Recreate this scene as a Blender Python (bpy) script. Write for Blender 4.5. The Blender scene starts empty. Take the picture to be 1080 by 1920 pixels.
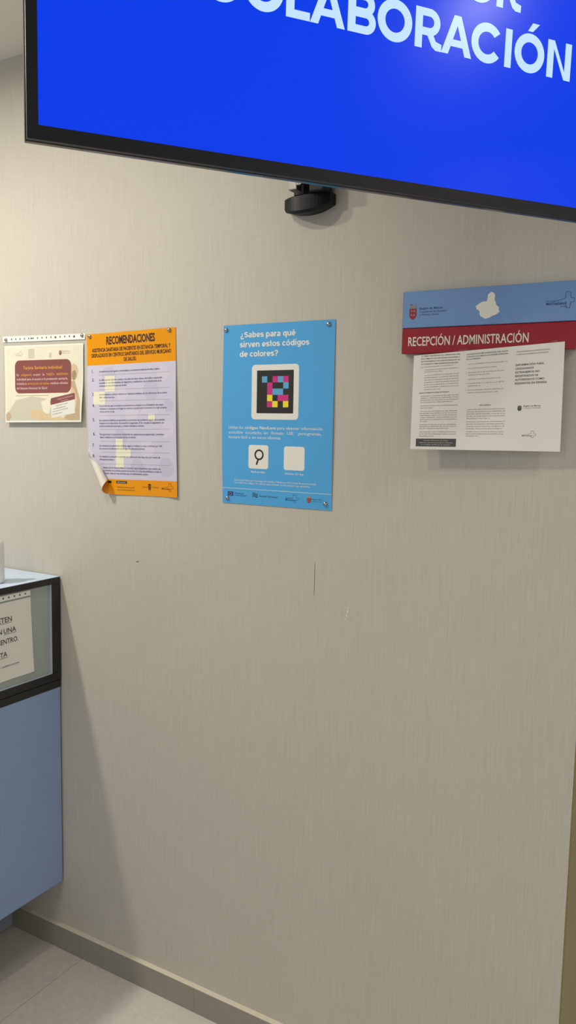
import bpy, bmesh, math, random
from mathutils import Vector, Matrix

random.seed(7)
SC = bpy.context.scene
COL = SC.collection

# ------------------------------------------------------------------ camera
CAM_F, YAW, PITCH, ROLL = 1509.7, 0.5312, 0.1099, 0.0187
cam_data = bpy.data.cameras.new('camera')
cam_data.sensor_fit = 'VERTICAL'
cam_data.sensor_height = 36.0
cam_data.sensor_width = 20.25
cam_data.lens = 36.0 * CAM_F / 1920.0
cam_data.clip_start = 0.02
cam = bpy.data.objects.new('camera', cam_data)
COL.objects.link(cam)
fw = Vector((-math.sin(YAW) * math.cos(PITCH), math.cos(YAW) * math.cos(PITCH), -math.sin(PITCH)))
rt = Vector((math.cos(YAW), math.sin(YAW), 0))
up = rt.cross(fw)
r2 = math.cos(ROLL) * rt + math.sin(ROLL) * up
u2 = -math.sin(ROLL) * rt + math.cos(ROLL) * up
M = Matrix((r2, u2, -fw)).transposed().to_4x4()
M.translation = Vector((0, -1.5953, 1.5481))
cam.matrix_world = M
SC.camera = cam

# ------------------------------------------------------------------ light, world, exposure
SC.view_settings.view_transform = 'Standard'
SC.view_settings.look = 'None'
SC.view_settings.gamma = 1.0
SC.view_settings.exposure = 0.0
SC.view_settings.use_curve_mapping = False
world = bpy.data.worlds.new('room_ambient')
SC.world = world
world.use_nodes = True
bg = world.node_tree.nodes['Background']
bg.inputs['Color'].default_value = (0.96, 0.98, 1.0, 1)
bg.inputs['Strength'].default_value = 0.62

def lamp(name, loc, power, size=0.09, color=(1.0, 0.93, 0.79), spread=180):
    d = bpy.data.lights.new(name, 'AREA')
    d.shape = 'DISK'
    d.size = size
    d.energy = power
    d.color = color
    d.spread = math.radians(spread)
    o = bpy.data.objects.new(name, d)
    o.location = loc
    COL.objects.link(o)
    return o

# the row of recessed ceiling downlights running along the wall, and two of the next row
LZ = 2.515
lamp('downlight', (-2.06, -0.82, LZ), 20.5, spread=175)
lamp('downlight', (-1.30, -0.72, LZ), 4.5, spread=180)
lamp('downlight', (0.54, -0.50, LZ), 5.0, spread=150)
lamp('downlight', (1.80, -0.47, LZ), 14.0, spread=150)
lamp('ceiling_panel', (-0.9, -2.3, LZ), 8.5, size=0.45, spread=165)

# ------------------------------------------------------------------ materials
def lin(c):
    out = []
    for x in c:
        x /= 255.0
        out.append(x / 12.92 if x <= 0.04045 else ((x + 0.055) / 1.055) ** 2.4)
    return out

MATS = {}
def mat(name, rgb, rough=0.6, metal=0.0, spec=0.5, noise=None, bump=None, coat=0.0):
    """Principled material; noise=(scale, amount) mottles the colour, bump=(scale, strength)."""
    if name in MATS:
        return MATS[name]
    m = bpy.data.materials.new(name)
    m.use_nodes = True
    nt = m.node_tree
    b = nt.nodes['Principled BSDF']
    c = lin(rgb)
    b.inputs['Base Color'].default_value = (*c, 1)
    b.inputs['Roughness'].default_value = rough
    b.inputs['Metallic'].default_value = metal
    b.inputs['Specular IOR Level'].default_value = spec
    b.inputs['Coat Weight'].default_value = coat
    if noise or bump:
        tc = nt.nodes.new('ShaderNodeTexCoord')
    if noise:
        n = nt.nodes.new('ShaderNodeTexNoise')
        n.inputs['Scale'].default_value = noise[0]
        n.inputs['Detail'].default_value = 4
        nt.links.new(tc.outputs['Object'], n.inputs['Vector'])
        mx = nt.nodes.new('ShaderNodeMix')
        mx.data_type = 'RGBA'
        a = noise[1]
        mx.inputs['A'].default_value = (*[x * (1 - a) for x in c], 1)
        mx.inputs['B'].default_value = (*[min(1, x * (1 + a)) for x in c], 1)
        nt.links.new(n.outputs['Fac'], mx.inputs['Factor'])
        nt.links.new(mx.outputs['Result'], b.inputs['Base Color'])
    if bump:
        n2 = nt.nodes.new('ShaderNodeTexNoise')
        n2.inputs['Scale'].default_value = bump[0]
        nt.links.new(tc.outputs['Object'], n2.inputs['Vector'])
        bp = nt.nodes.new('ShaderNodeBump')
        bp.inputs['Strength'].default_value = bump[1]
        bp.inputs['Distance'].default_value = 0.002
        nt.links.new(n2.outputs['Fac'], bp.inputs['Height'])
        nt.links.new(bp.outputs['Normal'], b.inputs['Normal'])
    MATS[name] = m
    return m

def emit(name, rgb, strength, base=(2, 3, 6), rough=0.24):
    m = mat(name, base, rough, spec=0.2)
    b = m.node_tree.nodes['Principled BSDF']
    b.inputs['Emission Color'].default_value = (*lin(rgb), 1)
    b.inputs['Emission Strength'].default_value = strength
    return m

def wallpaper_mat():
    m = bpy.data.materials.new('textile_wallpaper')
    m.use_nodes = True
    nt = m.node_tree
    L = nt.links
    b = nt.nodes['Principled BSDF']
    b.inputs['Roughness'].default_value = 0.62
    b.inputs['Specular IOR Level'].default_value = 0.3
    tc = nt.nodes.new('ShaderNodeTexCoord')
    def streak(sx, sz, detail=3):
        mp = nt.nodes.new('ShaderNodeMapping')
        mp.inputs['Scale'].default_value = (sx, sx, sz)
        n = nt.nodes.new('ShaderNodeTexNoise')
        n.inputs['Scale'].default_value = 1.0
        n.inputs['Detail'].default_value = detail
        L.new(tc.outputs['Object'], mp.inputs['Vector'])
        L.new(mp.outputs['Vector'], n.inputs['Vector'])
        return n
    fine = streak(480, 11)
    long_ = streak(240, 3.0, 2)
    weft = streak(14, 260, 2)
    cloud = streak(1.6, 1.4, 4)
    def ramp(n, lo, hi, p0=0.3, p1=0.7):
        r = nt.nodes.new('ShaderNodeMapRange')
        r.inputs['From Min'].default_value = p0
        r.inputs['From Max'].default_value = p1
        r.inputs['To Min'].default_value = lo
        r.inputs['To Max'].default_value = hi
        L.new(n.outputs['Fac'], r.inputs['Value'])
        return r.outputs['Result']
    def mul(a, c):
        k = nt.nodes.new('ShaderNodeMath')
        k.operation = 'MULTIPLY'
        L.new(a, k.inputs[0])
        L.new(c, k.inputs[1])
        return k.outputs[0]
    f = mul(mul(ramp(fine, 0.93, 1.04), ramp(long_, 0.98, 1.015)), mul(ramp(weft, 0.98, 1.015), ramp(cloud, 0.965, 1.03)))
    vm = nt.nodes.new('ShaderNodeVectorMath')
    vm.operation = 'SCALE'
    vm.inputs[0].default_value = lin((198, 193, 182))
    L.new(f, vm.inputs['Scale'])
    L.new(vm.outputs['Vector'], b.inputs['Base Color'])
    bp = nt.nodes.new('ShaderNodeBump')
    bp.inputs['Strength'].default_value = 0.15
    bp.inputs['Distance'].default_value = 0.001
    L.new(fine.outputs['Fac'], bp.inputs['Height'])
    L.new(bp.outputs['Normal'], b.inputs['Normal'])
    return m

def floor_mat():
    m = bpy.data.materials.new('stone_floor_tiles')
    m.use_nodes = True
    nt = m.node_tree
    L = nt.links
    b = nt.nodes['Principled BSDF']
    b.inputs['Roughness'].default_value = 0.45
    b.inputs['Specular IOR Level'].default_value = 0.35
    tc = nt.nodes.new('ShaderNodeTexCoord')
    mp = nt.nodes.new('ShaderNodeMapping')
    mp.inputs['Location'].default_value = (0.39, 0.0, 0)
    L.new(tc.outputs['Object'], mp.inputs['Vector'])
    br = nt.nodes.new('ShaderNodeTexBrick')
    br.offset = 0.0
    br.inputs['Scale'].default_value = 1.0
    br.inputs['Brick Width'].default_value = 0.6
    br.inputs['Row Height'].default_value = 0.6
    br.inputs['Mortar Size'].default_value = 0.0012
    br.inputs['Mortar Smooth'].default_value = 0.6
    br.inputs['Color1'].default_value = (*lin((208, 203, 196)), 1)
    br.inputs['Color2'].default_value = (*lin((203, 198, 192)), 1)
    br.inputs['Mortar'].default_value = (*lin((150, 145, 138)), 1)
    L.new(mp.outputs['Vector'], br.inputs['Vector'])
    n = nt.nodes.new('ShaderNodeTexNoise')
    n.inputs['Scale'].default_value = 60
    n.inputs['Detail'].default_value = 6
    L.new(tc.outputs['Object'], n.inputs['Vector'])
    n2 = nt.nodes.new('ShaderNodeTexNoise')
    n2.inputs['Scale'].default_value = 3.5
    n2.inputs['Detail'].default_value = 4
    L.new(tc.outputs['Object'], n2.inputs['Vector'])
    ad = nt.nodes.new('ShaderNodeMath')
    ad.operation = 'ADD'
    L.new(n.outputs['Fac'], ad.inputs[0])
    L.new(n2.outputs['Fac'], ad.inputs[1])
    r = nt.nodes.new('ShaderNodeMapRange')
    r.inputs['From Min'].default_value = 0.6
    r.inputs['From Max'].default_value = 1.4
    r.inputs['To Min'].default_value = 0.86
    r.inputs['To Max'].default_value = 1.1
    L.new(ad.outputs[0], r.inputs['Value'])
    vm = nt.nodes.new('ShaderNodeVectorMath')
    vm.operation = 'SCALE'
    L.new(br.outputs['Color'], vm.inputs[0])
    L.new(r.outputs['Result'], vm.inputs['Scale'])
    L.new(vm.outputs['Vector'], b.inputs['Base Color'])
    return m

def film_mat():
    m = bpy.data.materials.new('clear_plastic_film')
    m.use_nodes = True
    nt = m.node_tree
    nt.nodes.remove(nt.nodes['Principled BSDF'])
    out = nt.nodes['Material Output']
    tr = nt.nodes.new('ShaderNodeBsdfTransparent')
    tr.inputs['Color'].default_value = (0.985, 0.99, 0.985, 1)
    gl = nt.nodes.new('ShaderNodeBsdfGlossy')
    gl.inputs['Roughness'].default_value = 0.18
    mx = nt.nodes.new('ShaderNodeMixShader')
    mx.inputs['Fac'].default_value = 0.06
    nt.links.new(tr.outputs[0], mx.inputs[1])
    nt.links.new(gl.outputs[0], mx.inputs[2])
    nt.links.new(mx.outputs[0], out.inputs['Surface'])
    return m

FILM = film_mat()

# ------------------------------------------------------------------ mesh helpers
class MB:
    """Collects polygons (with a material each) and links them as ONE mesh object."""
    def __init__(self):
        self.v, self.f, self.m, self.mats = [], [], [], []
        self.smooth = []
    def slot(self, m):
        if m not in self.mats:
            self.mats.append(m)
        return self.mats.index(m)
    def add(self, verts, faces, m, smooth=False):
        o = len(self.v)
        s = self.slot(m)
        self.v.extend([tuple(p) for p in verts])
        for f in faces:
            self.f.append([i + o for i in f])
            self.m.append(s)
            self.smooth.append(smooth)
        return self
    def box(self, lo, hi, m, bevel=0.0, frame=None, segs=2):
        bm = bmesh.new()
        bmesh.ops.create_cube(bm, size=1)
        for v in bm.verts:
            v.co = Vector([(lo[k] + hi[k]) / 2 + v.co[k] * (hi[k] - lo[k]) for k in range(3)])
        if bevel:
            bmesh.ops.bevel(bm, geom=bm.edges[:], offset=bevel, segments=segs, affect='EDGES', profile=0.5)
        return self.bm(bm, m, frame)
    def bm(self, bm, m, frame=None, smooth=False):
        bm.verts.index_update()
        vs = [frame(v.co) if frame else v.co.copy() for v in bm.verts]
        self.add(vs, [[v.index for v in f.verts] for f in bm.faces], m, smooth)
        bm.free()
        return self
    def lathe(self, prof, origin, axis, m, n=24, smooth=True):
        axis = Vector(axis).normalized()
        a = axis.orthogonal().normalized()
        c = axis.cross(a)
        vs, fs = [], []
        for (r, h) in prof:
            for k in range(n):
                t = 2 * math.pi * k / n
                vs.append(Vector(origin) + axis * h + a * (r * math.cos(t)) + c * (r * math.sin(t)))
        for i in range(len(prof) - 1):
            for k in range(n):
                fs.append([i * n + k, i * n + (k + 1) % n, (i + 1) * n + (k + 1) % n, (i + 1) * n + k])
        fs.append(list(range(n))[::-1])
        fs.append([(len(prof) - 1) * n + k for k in range(n)])
        return self.add(vs, fs, m, smooth)
    def tube(self, a, b, r, m, n=16):
        a, b = Vector(a), Vector(b)
        return self.lathe([(r, 0), (r, (b - a).length)], a, b - a, m, n)
    def build(self, name, parent=None, at=(0, 0, 0)):
        me = bpy.data.meshes.new(name)
        at = Vector(at)
        me.from_pydata([tuple(Vector(p) - at) for p in self.v], [], self.f)
        for m in self.mats:
            me.materials.append(m)
        me.polygons.foreach_set('material_index', self.m)
        me.polygons.foreach_set('use_smooth', self.smooth)
        me.update()
        o = bpy.data.objects.new(name, me)
        COL.objects.link(o)
        o.location = at
        if parent is not None:
            o.parent = parent
            o.matrix_parent_inverse = Matrix.Translation(-world_loc(parent))
        return o

def world_loc(o):
    p = o.location.copy()
    q = o
    while q.parent is not None:
        p = q.matrix_parent_inverse @ p if False else p
        q = q.parent
    return p

def tag(o, label=None, cat=None, group=None, kind=None):
    if label: o['label'] = label
    if cat: o['category'] = cat
    if group: o['group'] = group
    if kind: o['kind'] = kind
    return o

def thing(name, loc, label, cat, group=None):
    o = bpy.data.objects.new(name, None)
    o.empty_display_size = 0.05
    o.location = loc
    COL.objects.link(o)
    return tag(o, label, cat, group)

# ------------------------------------------------------------------ lettering
_fc = {}
def glyphs(s, bold=0.0):
    """Flat outline mesh of a line of text: (verts2d, faces, xmin, xmax), cap height 1, baseline 0."""
    key = (s, bold)
    if key in _fc:
        return _fc[key]
    cu = bpy.data.curves.new('lettering', 'FONT')
    cu.body = s
    cu.size = 1.0
    cu.resolution_u = 2
    cu.offset = bold
    cu.fill_mode = 'FRONT'
    ob = bpy.data.objects.new('lettering', cu)
    COL.objects.link(ob)
    bpy.context.view_layer.update()
    dg = bpy.context.evaluated_depsgraph_get()
    me = bpy.data.meshes.new_from_object(ob.evaluated_get(dg))
    vs = [(v.co.x, v.co.y) for v in me.vertices]
    fs = [list(p.vertices) for p in me.polygons]
    bpy.data.objects.remove(ob)
    bpy.data.curves.remove(cu)
    bpy.data.meshes.remove(me)
    x0 = min(v[0] for v in vs)
    x1 = max(v[0] for v in vs)
    _fc[key] = (vs, fs, x0, x1)
    return _fc[key]
_h = glyphs('H')
CAPH = max(v[1] for v in _h[0])

class Sheet:
    """A sheet of paper, card or film: corners TL, TR, BR, BL in the world, W x H millimetres,
    u to the right, v downwards. 'shape' bends it."""
    def __init__(self, tl, tr, br, bl, W, H, shape=None, step=0.00022):
        self.c = [Vector(p) for p in (tl, tr, br, bl)]
        self.W, self.H, self.shape, self.step = W, H, shape, step
        self.n = (self.c[3] - self.c[0]).cross(self.c[1] - self.c[0]).normalized()
    def flat(self, u, v):
        a, b = u / self.W, v / self.H
        return (self.c[0] * (1 - a) + self.c[1] * a) * (1 - b) + (self.c[3] * (1 - a) + self.c[2] * a) * b
    def P(self, u, v, layer=0):
        if self.shape:
            return self.shape(self, u, v, layer * self.step)
        return self.flat(u, v) + self.n * (layer * self.step)
    def grid(self, mb, u0, v0, u1, v1, m, layer, nu=1, nv=1, smooth=False, back=False):
        vs, fs = [], []
        for j in range(nv + 1):
            for i in range(nu + 1):
                vs.append(self.P(u0 + (u1 - u0) * i / nu, v0 + (v1 - v0) * j / nv, layer))
        for j in range(nv):
            for i in range(nu):
                k = j * (nu + 1) + i
                q = [k, k + nu + 1, k + nu + 2, k + 1]
                fs.append(q[::-1] if back else q)
        mb.add(vs, fs, m, smooth)
    def body(self, mb, m, back, nu=1, nv=1, smooth=True):
        self.grid(mb, 0, 0, self.W, self.H, m, 0, nu, nv, smooth)
        self.grid(mb, 0, 0, self.W, self.H, back, -1.2, nu, nv, smooth, back=True)
        edge = [(self.W * i / nu, 0) for i in range(nu)] + [(self.W, self.H * j / nv) for j in range(nv)] + \
               [(self.W * (1 - i / nu), self.H) for i in range(nu)] + [(0, self.H * (1 - j / nv)) for j in range(nv)]
        n = len(edge)
        vs = [self.P(u, v, 0) for u, v in edge] + [self.P(u, v, -1.2) for u, v in edge]
        mb.add(vs, [[i, (i + 1) % n, n + (i + 1) % n, n + i] for i in range(n)], back)
    def poly(self, mb, pts, m, layer):
        bm = bmesh.new()
        vs = [bm.verts.new((p[0], p[1], 0)) for p in pts]
        f = bm.faces.new(vs)
        bmesh.ops.triangulate(bm, faces=[f])
        if self.shape:
            for _ in range(6):
                big = [e for e in bm.edges if e.calc_length() > 12.0]
                if not big:
                    break
                bmesh.ops.subdivide_edges(bm, edges=big, cuts=1)
                bmesh.ops.triangulate(bm, faces=[q for q in bm.faces if len(q.verts) > 3])
        bm.verts.index_update()
        mb.add([self.P(v.co.x, v.co.y, layer) for v in bm.verts], [[v.index for v in q.verts] for q in bm.faces], m)
        bm.free()
    def rrect(self, mb, u0, v0, u1, v1, r, m, layer):
        pts = []
        for cx, cy, a0 in ((u1 - r, v0 + r, -90), (u1 - r, v1 - r, 0), (u0 + r, v1 - r, 90), (u0 + r, v0 + r, 180)):
            for k in range(7):
                a = math.radians(a0 + 15 * k)
                pts.append((cx + r * math.cos(a), cy + r * math.sin(a)))
        self.poly(mb, pts, m, layer)
    def stroke(self, mb, pts, w, m, layer, closed=False):
        n = len(pts)
        for i in range(n if closed else n - 1):
            a, b = Vector(pts[i]), Vector(pts[(i + 1) % n])
            d = (b - a).normalized()
            e = Vector((-d.y, d.x)) * w / 2
            d = d * w / 2
            self.poly(mb, [a - d + e, b + d + e, b + d - e, a - d - e], m, layer)
    def disc(self, mb, cu, cv, r, m, layer, n=24, ry=None):
        self.poly(mb, [(cu + r * math.cos(2 * math.pi * k / n), cv + (ry or r) * math.sin(2 * math.pi * k / n)) for k in range(n)], m, layer)
    def text(self, mb, s, u, v, cap, m, layer, width=None, bold=0.0, align='L', slope=0.0, ud=1, pitch_u=None):
        vs, fs, x0, x1 = glyphs(s, bold)
        k = cap / CAPH
        kx = (width / (x1 - x0)) if width else k
        w = (x1 - x0) * kx
        o = u if align == 'L' else (u - w if align == 'R' else u - w / 2)
        pts = []
        for (x, y) in vs:
            uu = o + (x - x0) * kx
            pts.append(self.P(uu, v - y * k + slope * (uu - u), layer))
        mb.add(pts, fs, m)
        return w

# round bold lettering drawn as strokes, for the blue poster's heading --------------
def _arc(cx, cy, rx, ry, a0, a1, n=18):
    return [(cx + rx * math.cos(math.radians(a0 + (a1 - a0) * k / n)), cy + ry * math.sin(math.radians(a0 + (a1 - a0) * k / n))) for k in range(n + 1)]
_o = _arc(.33, .37, .225, .28, 0, 360, 32)
_s = _arc(.29, .515, .185, .135, 22, 262) + _arc(.29, .230, .195, .140, 82, -158)
_q = _arc(.30, .70, .205, .21, 172, -40) + [(.385, .50), (.31, .40), (.305, .27)]
SK_GLYPH = {
    'o': (.66, [_o]), 'ó': (.66, [_o, [(.30, .83), (.40, 1.0)]]),
    'c': (.61, [_arc(.33, .37, .225, .28, 42, 318)]),
    'e': (.65, [_arc(.33, .37, .225, .28, 0, 318), [(.12, .355), (.60, .355)]]),
    'é': (.65, [_arc(.33, .37, .225, .28, 0, 318), [(.12, .355), (.60, .355)], [(.30, .83), (.40, 1.0)]]),
    'a': (.64, [_arc(.31, .50, .19, .15, 158, 0) + [(.50, .10), (.53, 0)], _arc(.29, .215, .19, .13, 60, 330) + [(.50, .27)], [(.50, .40), (.34, .345)]]),
    'b': (.69, [[(.13, 0), (.13, 1)], _arc(.36, .37, .20, .28, 0, 360, 32)]),
    'd': (.69, [[(.56, 0), (.56, 1)], _arc(.33, .37, .20, .28, 0, 360, 32)]),
    'p': (.69, [[(.13, -.28), (.13, .74)], _arc(.36, .37, .20, .28, 0, 360, 32)]),
    'q': (.69, [[(.56, -.28), (.56, .74)], _arc(.33, .37, .20, .28, 0, 360, 32)]),
    'g': (.69, [[(.56, .74), (.56, 0)] + _arc(.34, -.03, .22, .16, 0, -150), _arc(.33, .38, .20, .27, 0, 360, 32)]),
    'n': (.68, [[(.13, 0), (.13, .74)], [(.13, .44)] + _arc(.335, .44, .205, .205, 180, 0) + [(.54, 0)]]),
    'u': (.68, [[(.55, .74), (.55, 0)], [(.14, .74), (.14, .30)] + _arc(.345, .30, .205, .205, 180, 360)]),
    'r': (.45, [[(.13, 0), (.13, .74)], [(.13, .40)] + _arc(.35, .40, .22, .245, 180, 75)]),
    'i': (.30, [[(.15, 0), (.15, .74)], [(.15, .86), (.15, 1.02)]]), 'l': (.30, [[(.15, 0), (.15, 1)]]),
    't': (.40, [[(.19, .98), (.19, .18)] + _arc(.29, .18, .10, .10, 180, 275), [(.03, .655), (.37, .655)]]),
    'v': (.62, [[(.08, .74), (.31, .03), (.54, .74)]]),
    's': (.58, [_s]), 'S': (.74, [[(x * 1.27, y * 1.36) for x, y in _s]]),
    '?': (.62, [_q, [(.305, 0), (.305, .18)]]), '¿': (.62, [[(.62 - x, .72 - y) for x, y in _q], [(.315, .54), (.315, .72)]]), ' ': (.32, [])}
def bold_line(S, mb, s, u, v, cap, m, layer, width, w=.185):
    total = sum(SK_GLYPH[c][0] for c in s)
    kx, x = width / total, 0.0
    for c in s:
        adv, lines = SK_GLYPH[c]
        for ln in lines:
            ln = [p for i, p in enumerate(ln) if i == 0 or (Vector(p) - Vector(ln[i - 1])).length > 1e-3]
            n, vs = len(ln), []
            closed = (Vector(ln[0]) - Vector(ln[-1])).length < 1e-4
            for i in range(n):
                p0 = Vector(ln[i - 1]) if i else (Vector(ln[-2]) if closed else None)
                p1 = Vector(ln[i + 1]) if i < n - 1 else (Vector(ln[1]) if closed else None)
                q = Vector(ln[i])
                d = ((q - p0).normalized() if p0 is not None else Vector((0, 0))) + ((p1 - q).normalized() if p1 is not None else Vector((0, 0)))
                d.normalize()
                k = 1.0
                if p0 is not None and p1 is not None:
                    k = 1 / max(.5, d.dot((p1 - q).normalized()))
                e = Vector((-d.y, d.x)) * w / 2 * k
                for t in (q + e, q - e):
                    vs.append(S.P(u + (x + t.x) * kx, v - t.y * cap, layer))
            mb.add(vs, [[2 * i, 2 * i + 1, 2 * i + 3, 2 * i + 2] for i in range(n - 1)], m)
        x += adv

# small printed emblems, shared by several sheets ------------------------------
def cross_outline(S, mb, u0, v0, w, h, m, layer, lw):
    """outline of a soft cross stretched to the left, as on the health service emblem"""
    q = [(0, .62), (.30, .50), (.58, .42), (.62, .36), (.62, .06), (.68, 0), (.78, 0), (.84, .06), (.84, .36),
         (1.0, .40), (1.0, .62), (.86, .66), (.84, .72), (.82, .98), (.72, 1.0), (.66, .96), (.64, .74)]
    S.stroke(mb, [(u0 + a * w, v0 + b * h) for a, b in q], lw, m, layer)

def shield(S, mb, u0, v0, w, h, red, tan, layer):
    top = [(0, .28), (.08, .05), (.25, .12), (.5, 0), (.75, .12), (.92, .05), (1, .28)]
    S.poly(mb, [(u0 + a * w, v0 + b * h) for a, b in top], tan, layer)
    q = [(0, .30), (1, .30), (1, .72), (.88, .88), (.5, 1), (.12, .88), (0, .72)]
    S.poly(mb, [(u0 + a * w, v0 + b * h) for a, b in q], red, layer)
    for a, b in ((.3, .45), (.68, .45), (.3, .7), (.68, .7)):
        S.disc(mb, u0 + a * w, v0 + b * h, w * .13, tan, layer + 1, 8)

def filler(n):
    words = ('para la asistencia sanitaria de los pacientes en el centro de salud del servicio y la atención de personas '
             'con tarjeta o documento de identidad en su domicilio durante el periodo solicitado ante la unidad que corresponda').split()
    s, out = 0, []
    while s < n:
        w = random.choice(words)
        out.append(w)
        s += len(w) + 1
    return ' '.join(out)[:n].strip()

# ------------------------------------------------------------------ the room
WALL = wallpaper_mat()
X_END = -0.276           # where the papered wall stops
CEIL = 2.5208
mb = MB()
mb.box((-4.2, 0, 0), (X_END, 0.36, CEIL), WALL)
wall = tag(mb.build('wall_back'), kind='structure')
mb = MB()
mb.box((-4.3, -4.2, 0), (-4.2, 0.36, CEIL), WALL)
tag(mb.build('wall_left'), kind='structure')
PAINT = mat('ceiling_paint', (226, 221, 210), 0.9, noise=(3, .03))
mb = MB()
mb.box((-4.3, -4.2, CEIL), (3.2, 1.6, CEIL + 0.08), PAINT)
tag(mb.build('ceiling'), kind='structure')
mb = MB()
mb.box((-4.3, -4.2, -0.08), (3.2, 1.6, 0), floor_mat())
tag(mb.build('floor'), kind='structure')
# side of the wall where it turns into the next room
OLIVE = mat('olive_brown_laminate', (140, 128, 84), 0.4, noise=(4, .08))
mb = MB()
mb.box((X_END, 0.0015, 0), (X_END + 0.004, 0.36, CEIL), OLIVE)
tag(mb.build('wall_right'), kind='structure')
mb = MB()
mb.box((-0.9, 1.5, 0), (3.2, 1.6, CEIL), WALL)
tag(mb.build('wall_rear'), kind='structure')
# tiled skirting with its joints
SK = mat('skirting_tile', (150, 145, 134), 0.5, noise=(30, .10))
SKJ = mat('skirting_joint', (178, 170, 156), 0.8)
mb = MB()
joints = [-4.2, -3.99, -3.39, -2.79, -2.19, -1.587, -1.188, -0.79, -0.39, X_END]
for a, b in zip(joints[:-1], joints[1:]):
    mb.box((a + .001, -0.0155, 0), (b - .001, 0.0, 0.0690), SK, bevel=0.0012)
mb.box((-4.2, -0.0140, 0), (X_END - .001, 0, 0.0682), SKJ)
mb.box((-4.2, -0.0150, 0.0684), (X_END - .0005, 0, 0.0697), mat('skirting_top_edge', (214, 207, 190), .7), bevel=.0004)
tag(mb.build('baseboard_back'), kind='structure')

# marks on the paper: white scuff, black nick, a dark scratch
MW = mat('white_scuff', (232, 228, 216), .8)
MD = mat('dark_scratch', (96, 86, 74), .8)
def wmark(name, m, pts):
    k = MB()
    for (x, z, w, h, a) in pts:
        c, s = math.cos(a), math.sin(a)
        q = [(-w, -h * .6), (-w * .5, -h), (w * .6, -h * .9), (w, h * .3), (w * .4, h), (-w * .8, h * .8)]
        k.add([(x + p * c - r * s, -0.0004, z + p * s + r * c) for p, r in q], [[0, 1, 2, 3, 4, 5]], m)
    k.build(name, wall)
wmark('scuff_mark', MW, [(-.7775, 1.131, .0018, .0028, -.3), (-.7755, 1.139, .0014, .002, -.3), (-.7795, 1.121, .0016, .0022, -.3),
                         (-.783, 1.113, .0013, .0016, -.2), (-.773, 1.145, .001, .001, 0), (-.788, 1.104, .0009, .0014, 0)])
wmark('scratch_mark', MD, [(-.8635, 1.205, .0005, .030, 0.0), (-.864, 1.168, .0004, .012, 0)])
wmark('nick_mark', MD, [(-1.391, 1.1806, .006, .0009, .25)])
wmark('nick_mark', MD, [(-.848, 1.72, .0006, .004, 0)])

# ------------------------------------------------------------------ television
ta, tb = math.radians(53.4711), math.radians(1.6512)
TE = Vector((math.cos(ta), math.sin(ta), 0))
TN0 = Vector((math.sin(ta), -math.cos(ta), 0))
TU = Vector((0, 0, 1)) * math.cos(tb) + TN0 * math.sin(tb)
TN = TE.cross(TU)
TB = Vector((-0.7286, -0.9254, 1.8755))          # lower left corner of the lit screen
def TV(p):
    return TB + TE * p[0] + TU * p[1] + TN * p[2]
SW, SH = 0.941, 0.529
BL_, BB_ = 0.0125, 0.0158
BLK = mat('black_bezel_plastic', (20, 21, 25), 0.42, spec=.35)
BACKP = mat('black_back_plastic', (24, 24, 26), 0.6, bump=(400, .2))
SILV = mat('glossy_rim_plastic', (26, 26, 28), 0.16, spec=.4)
tv = thing('television', TV((SW / 2, 0, -0.02)),
           'large black television on a swing-out arm showing white capitals on blue', 'television')
mb = MB()
def ring(mbx, o0, o1, i0, i1, zb, zf, m):
    """frame from outer rectangle (o0-o1) to inner rectangle (i0-i1), thickness zb..zf"""
    O = [(o0[0], o0[1]), (o1[0], o0[1]), (o1[0], o1[1]), (o0[0], o1[1])]
    I = [(i0[0], i0[1]), (i1[0], i0[1]), (i1[0], i1[1]), (i0[0], i1[1])]
    vs = [TV((x, y, zf)) for x, y in O] + [TV((x, y, zf)) for x, y in I] + [TV((x, y, zb)) for x, y in O] + [TV((x, y, zb)) for x, y in I]
    fs = []
    for k in range(4):
        j = (k + 1) % 4
        fs += [[k, j, 4 + j, 4 + k], [8 + j, 8 + k, 12 + k, 12 + j], [k, 8 + k, 8 + j, j], [4 + k, 4 + j, 12 + j, 12 + k]]
    mbx.add(vs, fs, m)
ring(mb, (-BL_, -BB_), (SW + BL_, SH + BL_), (0, 0), (SW, SH), -0.006, 0.0025, BLK)
mb.build('bezel', tv)
mb = MB()
mb.box((-BL_ - .0012, -BB_ - .0008, -0.016), (SW + BL_ + .0012, SH + BL_ + .001, -0.006), SILV, bevel=.001, frame=TV)
mb.build('edge_trim', tv)
mb = MB()
mb.box((0.0, -0.011, -0.030), (SW, SH, -0.016), BACKP, bevel=.006, frame=TV)
mb.box((0.10, 0.03, -0.062), (SW - .10, SH - .12, -0.026), BACKP, bevel=.014, frame=TV)
mb.build('housing', tv)
SCR = emit('lit_blue_screen', (0, 59, 232), 1.0)
mb = MB()
mb.add([TV((0, 0, 0)), TV((SW, 0, 0)), TV((SW, SH, 0)), TV((0, SH, 0))], [[0, 1, 2, 3]], SCR)
screen = mb.build('screen', tv)
tag(screen, 'lit blue screen')
LET = emit('lit_white_lettering', (196, 228, 255), 1.0)
mb = MB()
def tpoly(pts):
    bm = bmesh.new()
    f = bm.faces.new([bm.verts.new((a, b, 0.0004)) for a, b in pts])
    bmesh.ops.triangulate(bm, faces=[f])
    mb.bm(bm, LET, TV)
def arc(cx, cy, ro, ri, a0, a1, n=40, kx=1.0):
    vs, fs = [], []
    for k in range(n + 1):
        a = math.radians(a0 + (a1 - a0) * k / n)
        vs += [TV((cx + kx * ro * math.cos(a), cy + ro * math.sin(a), .0004)), TV((cx + kx * ri * math.cos(a), cy + ri * math.sin(a), .0004))]
    for k in range(n):
        fs.append([2 * k + 1, 2 * k, 2 * k + 2, 2 * k + 3])
    mb.add(vs, fs, LET)
HH = 0.0502
ST = 0.0112
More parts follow.
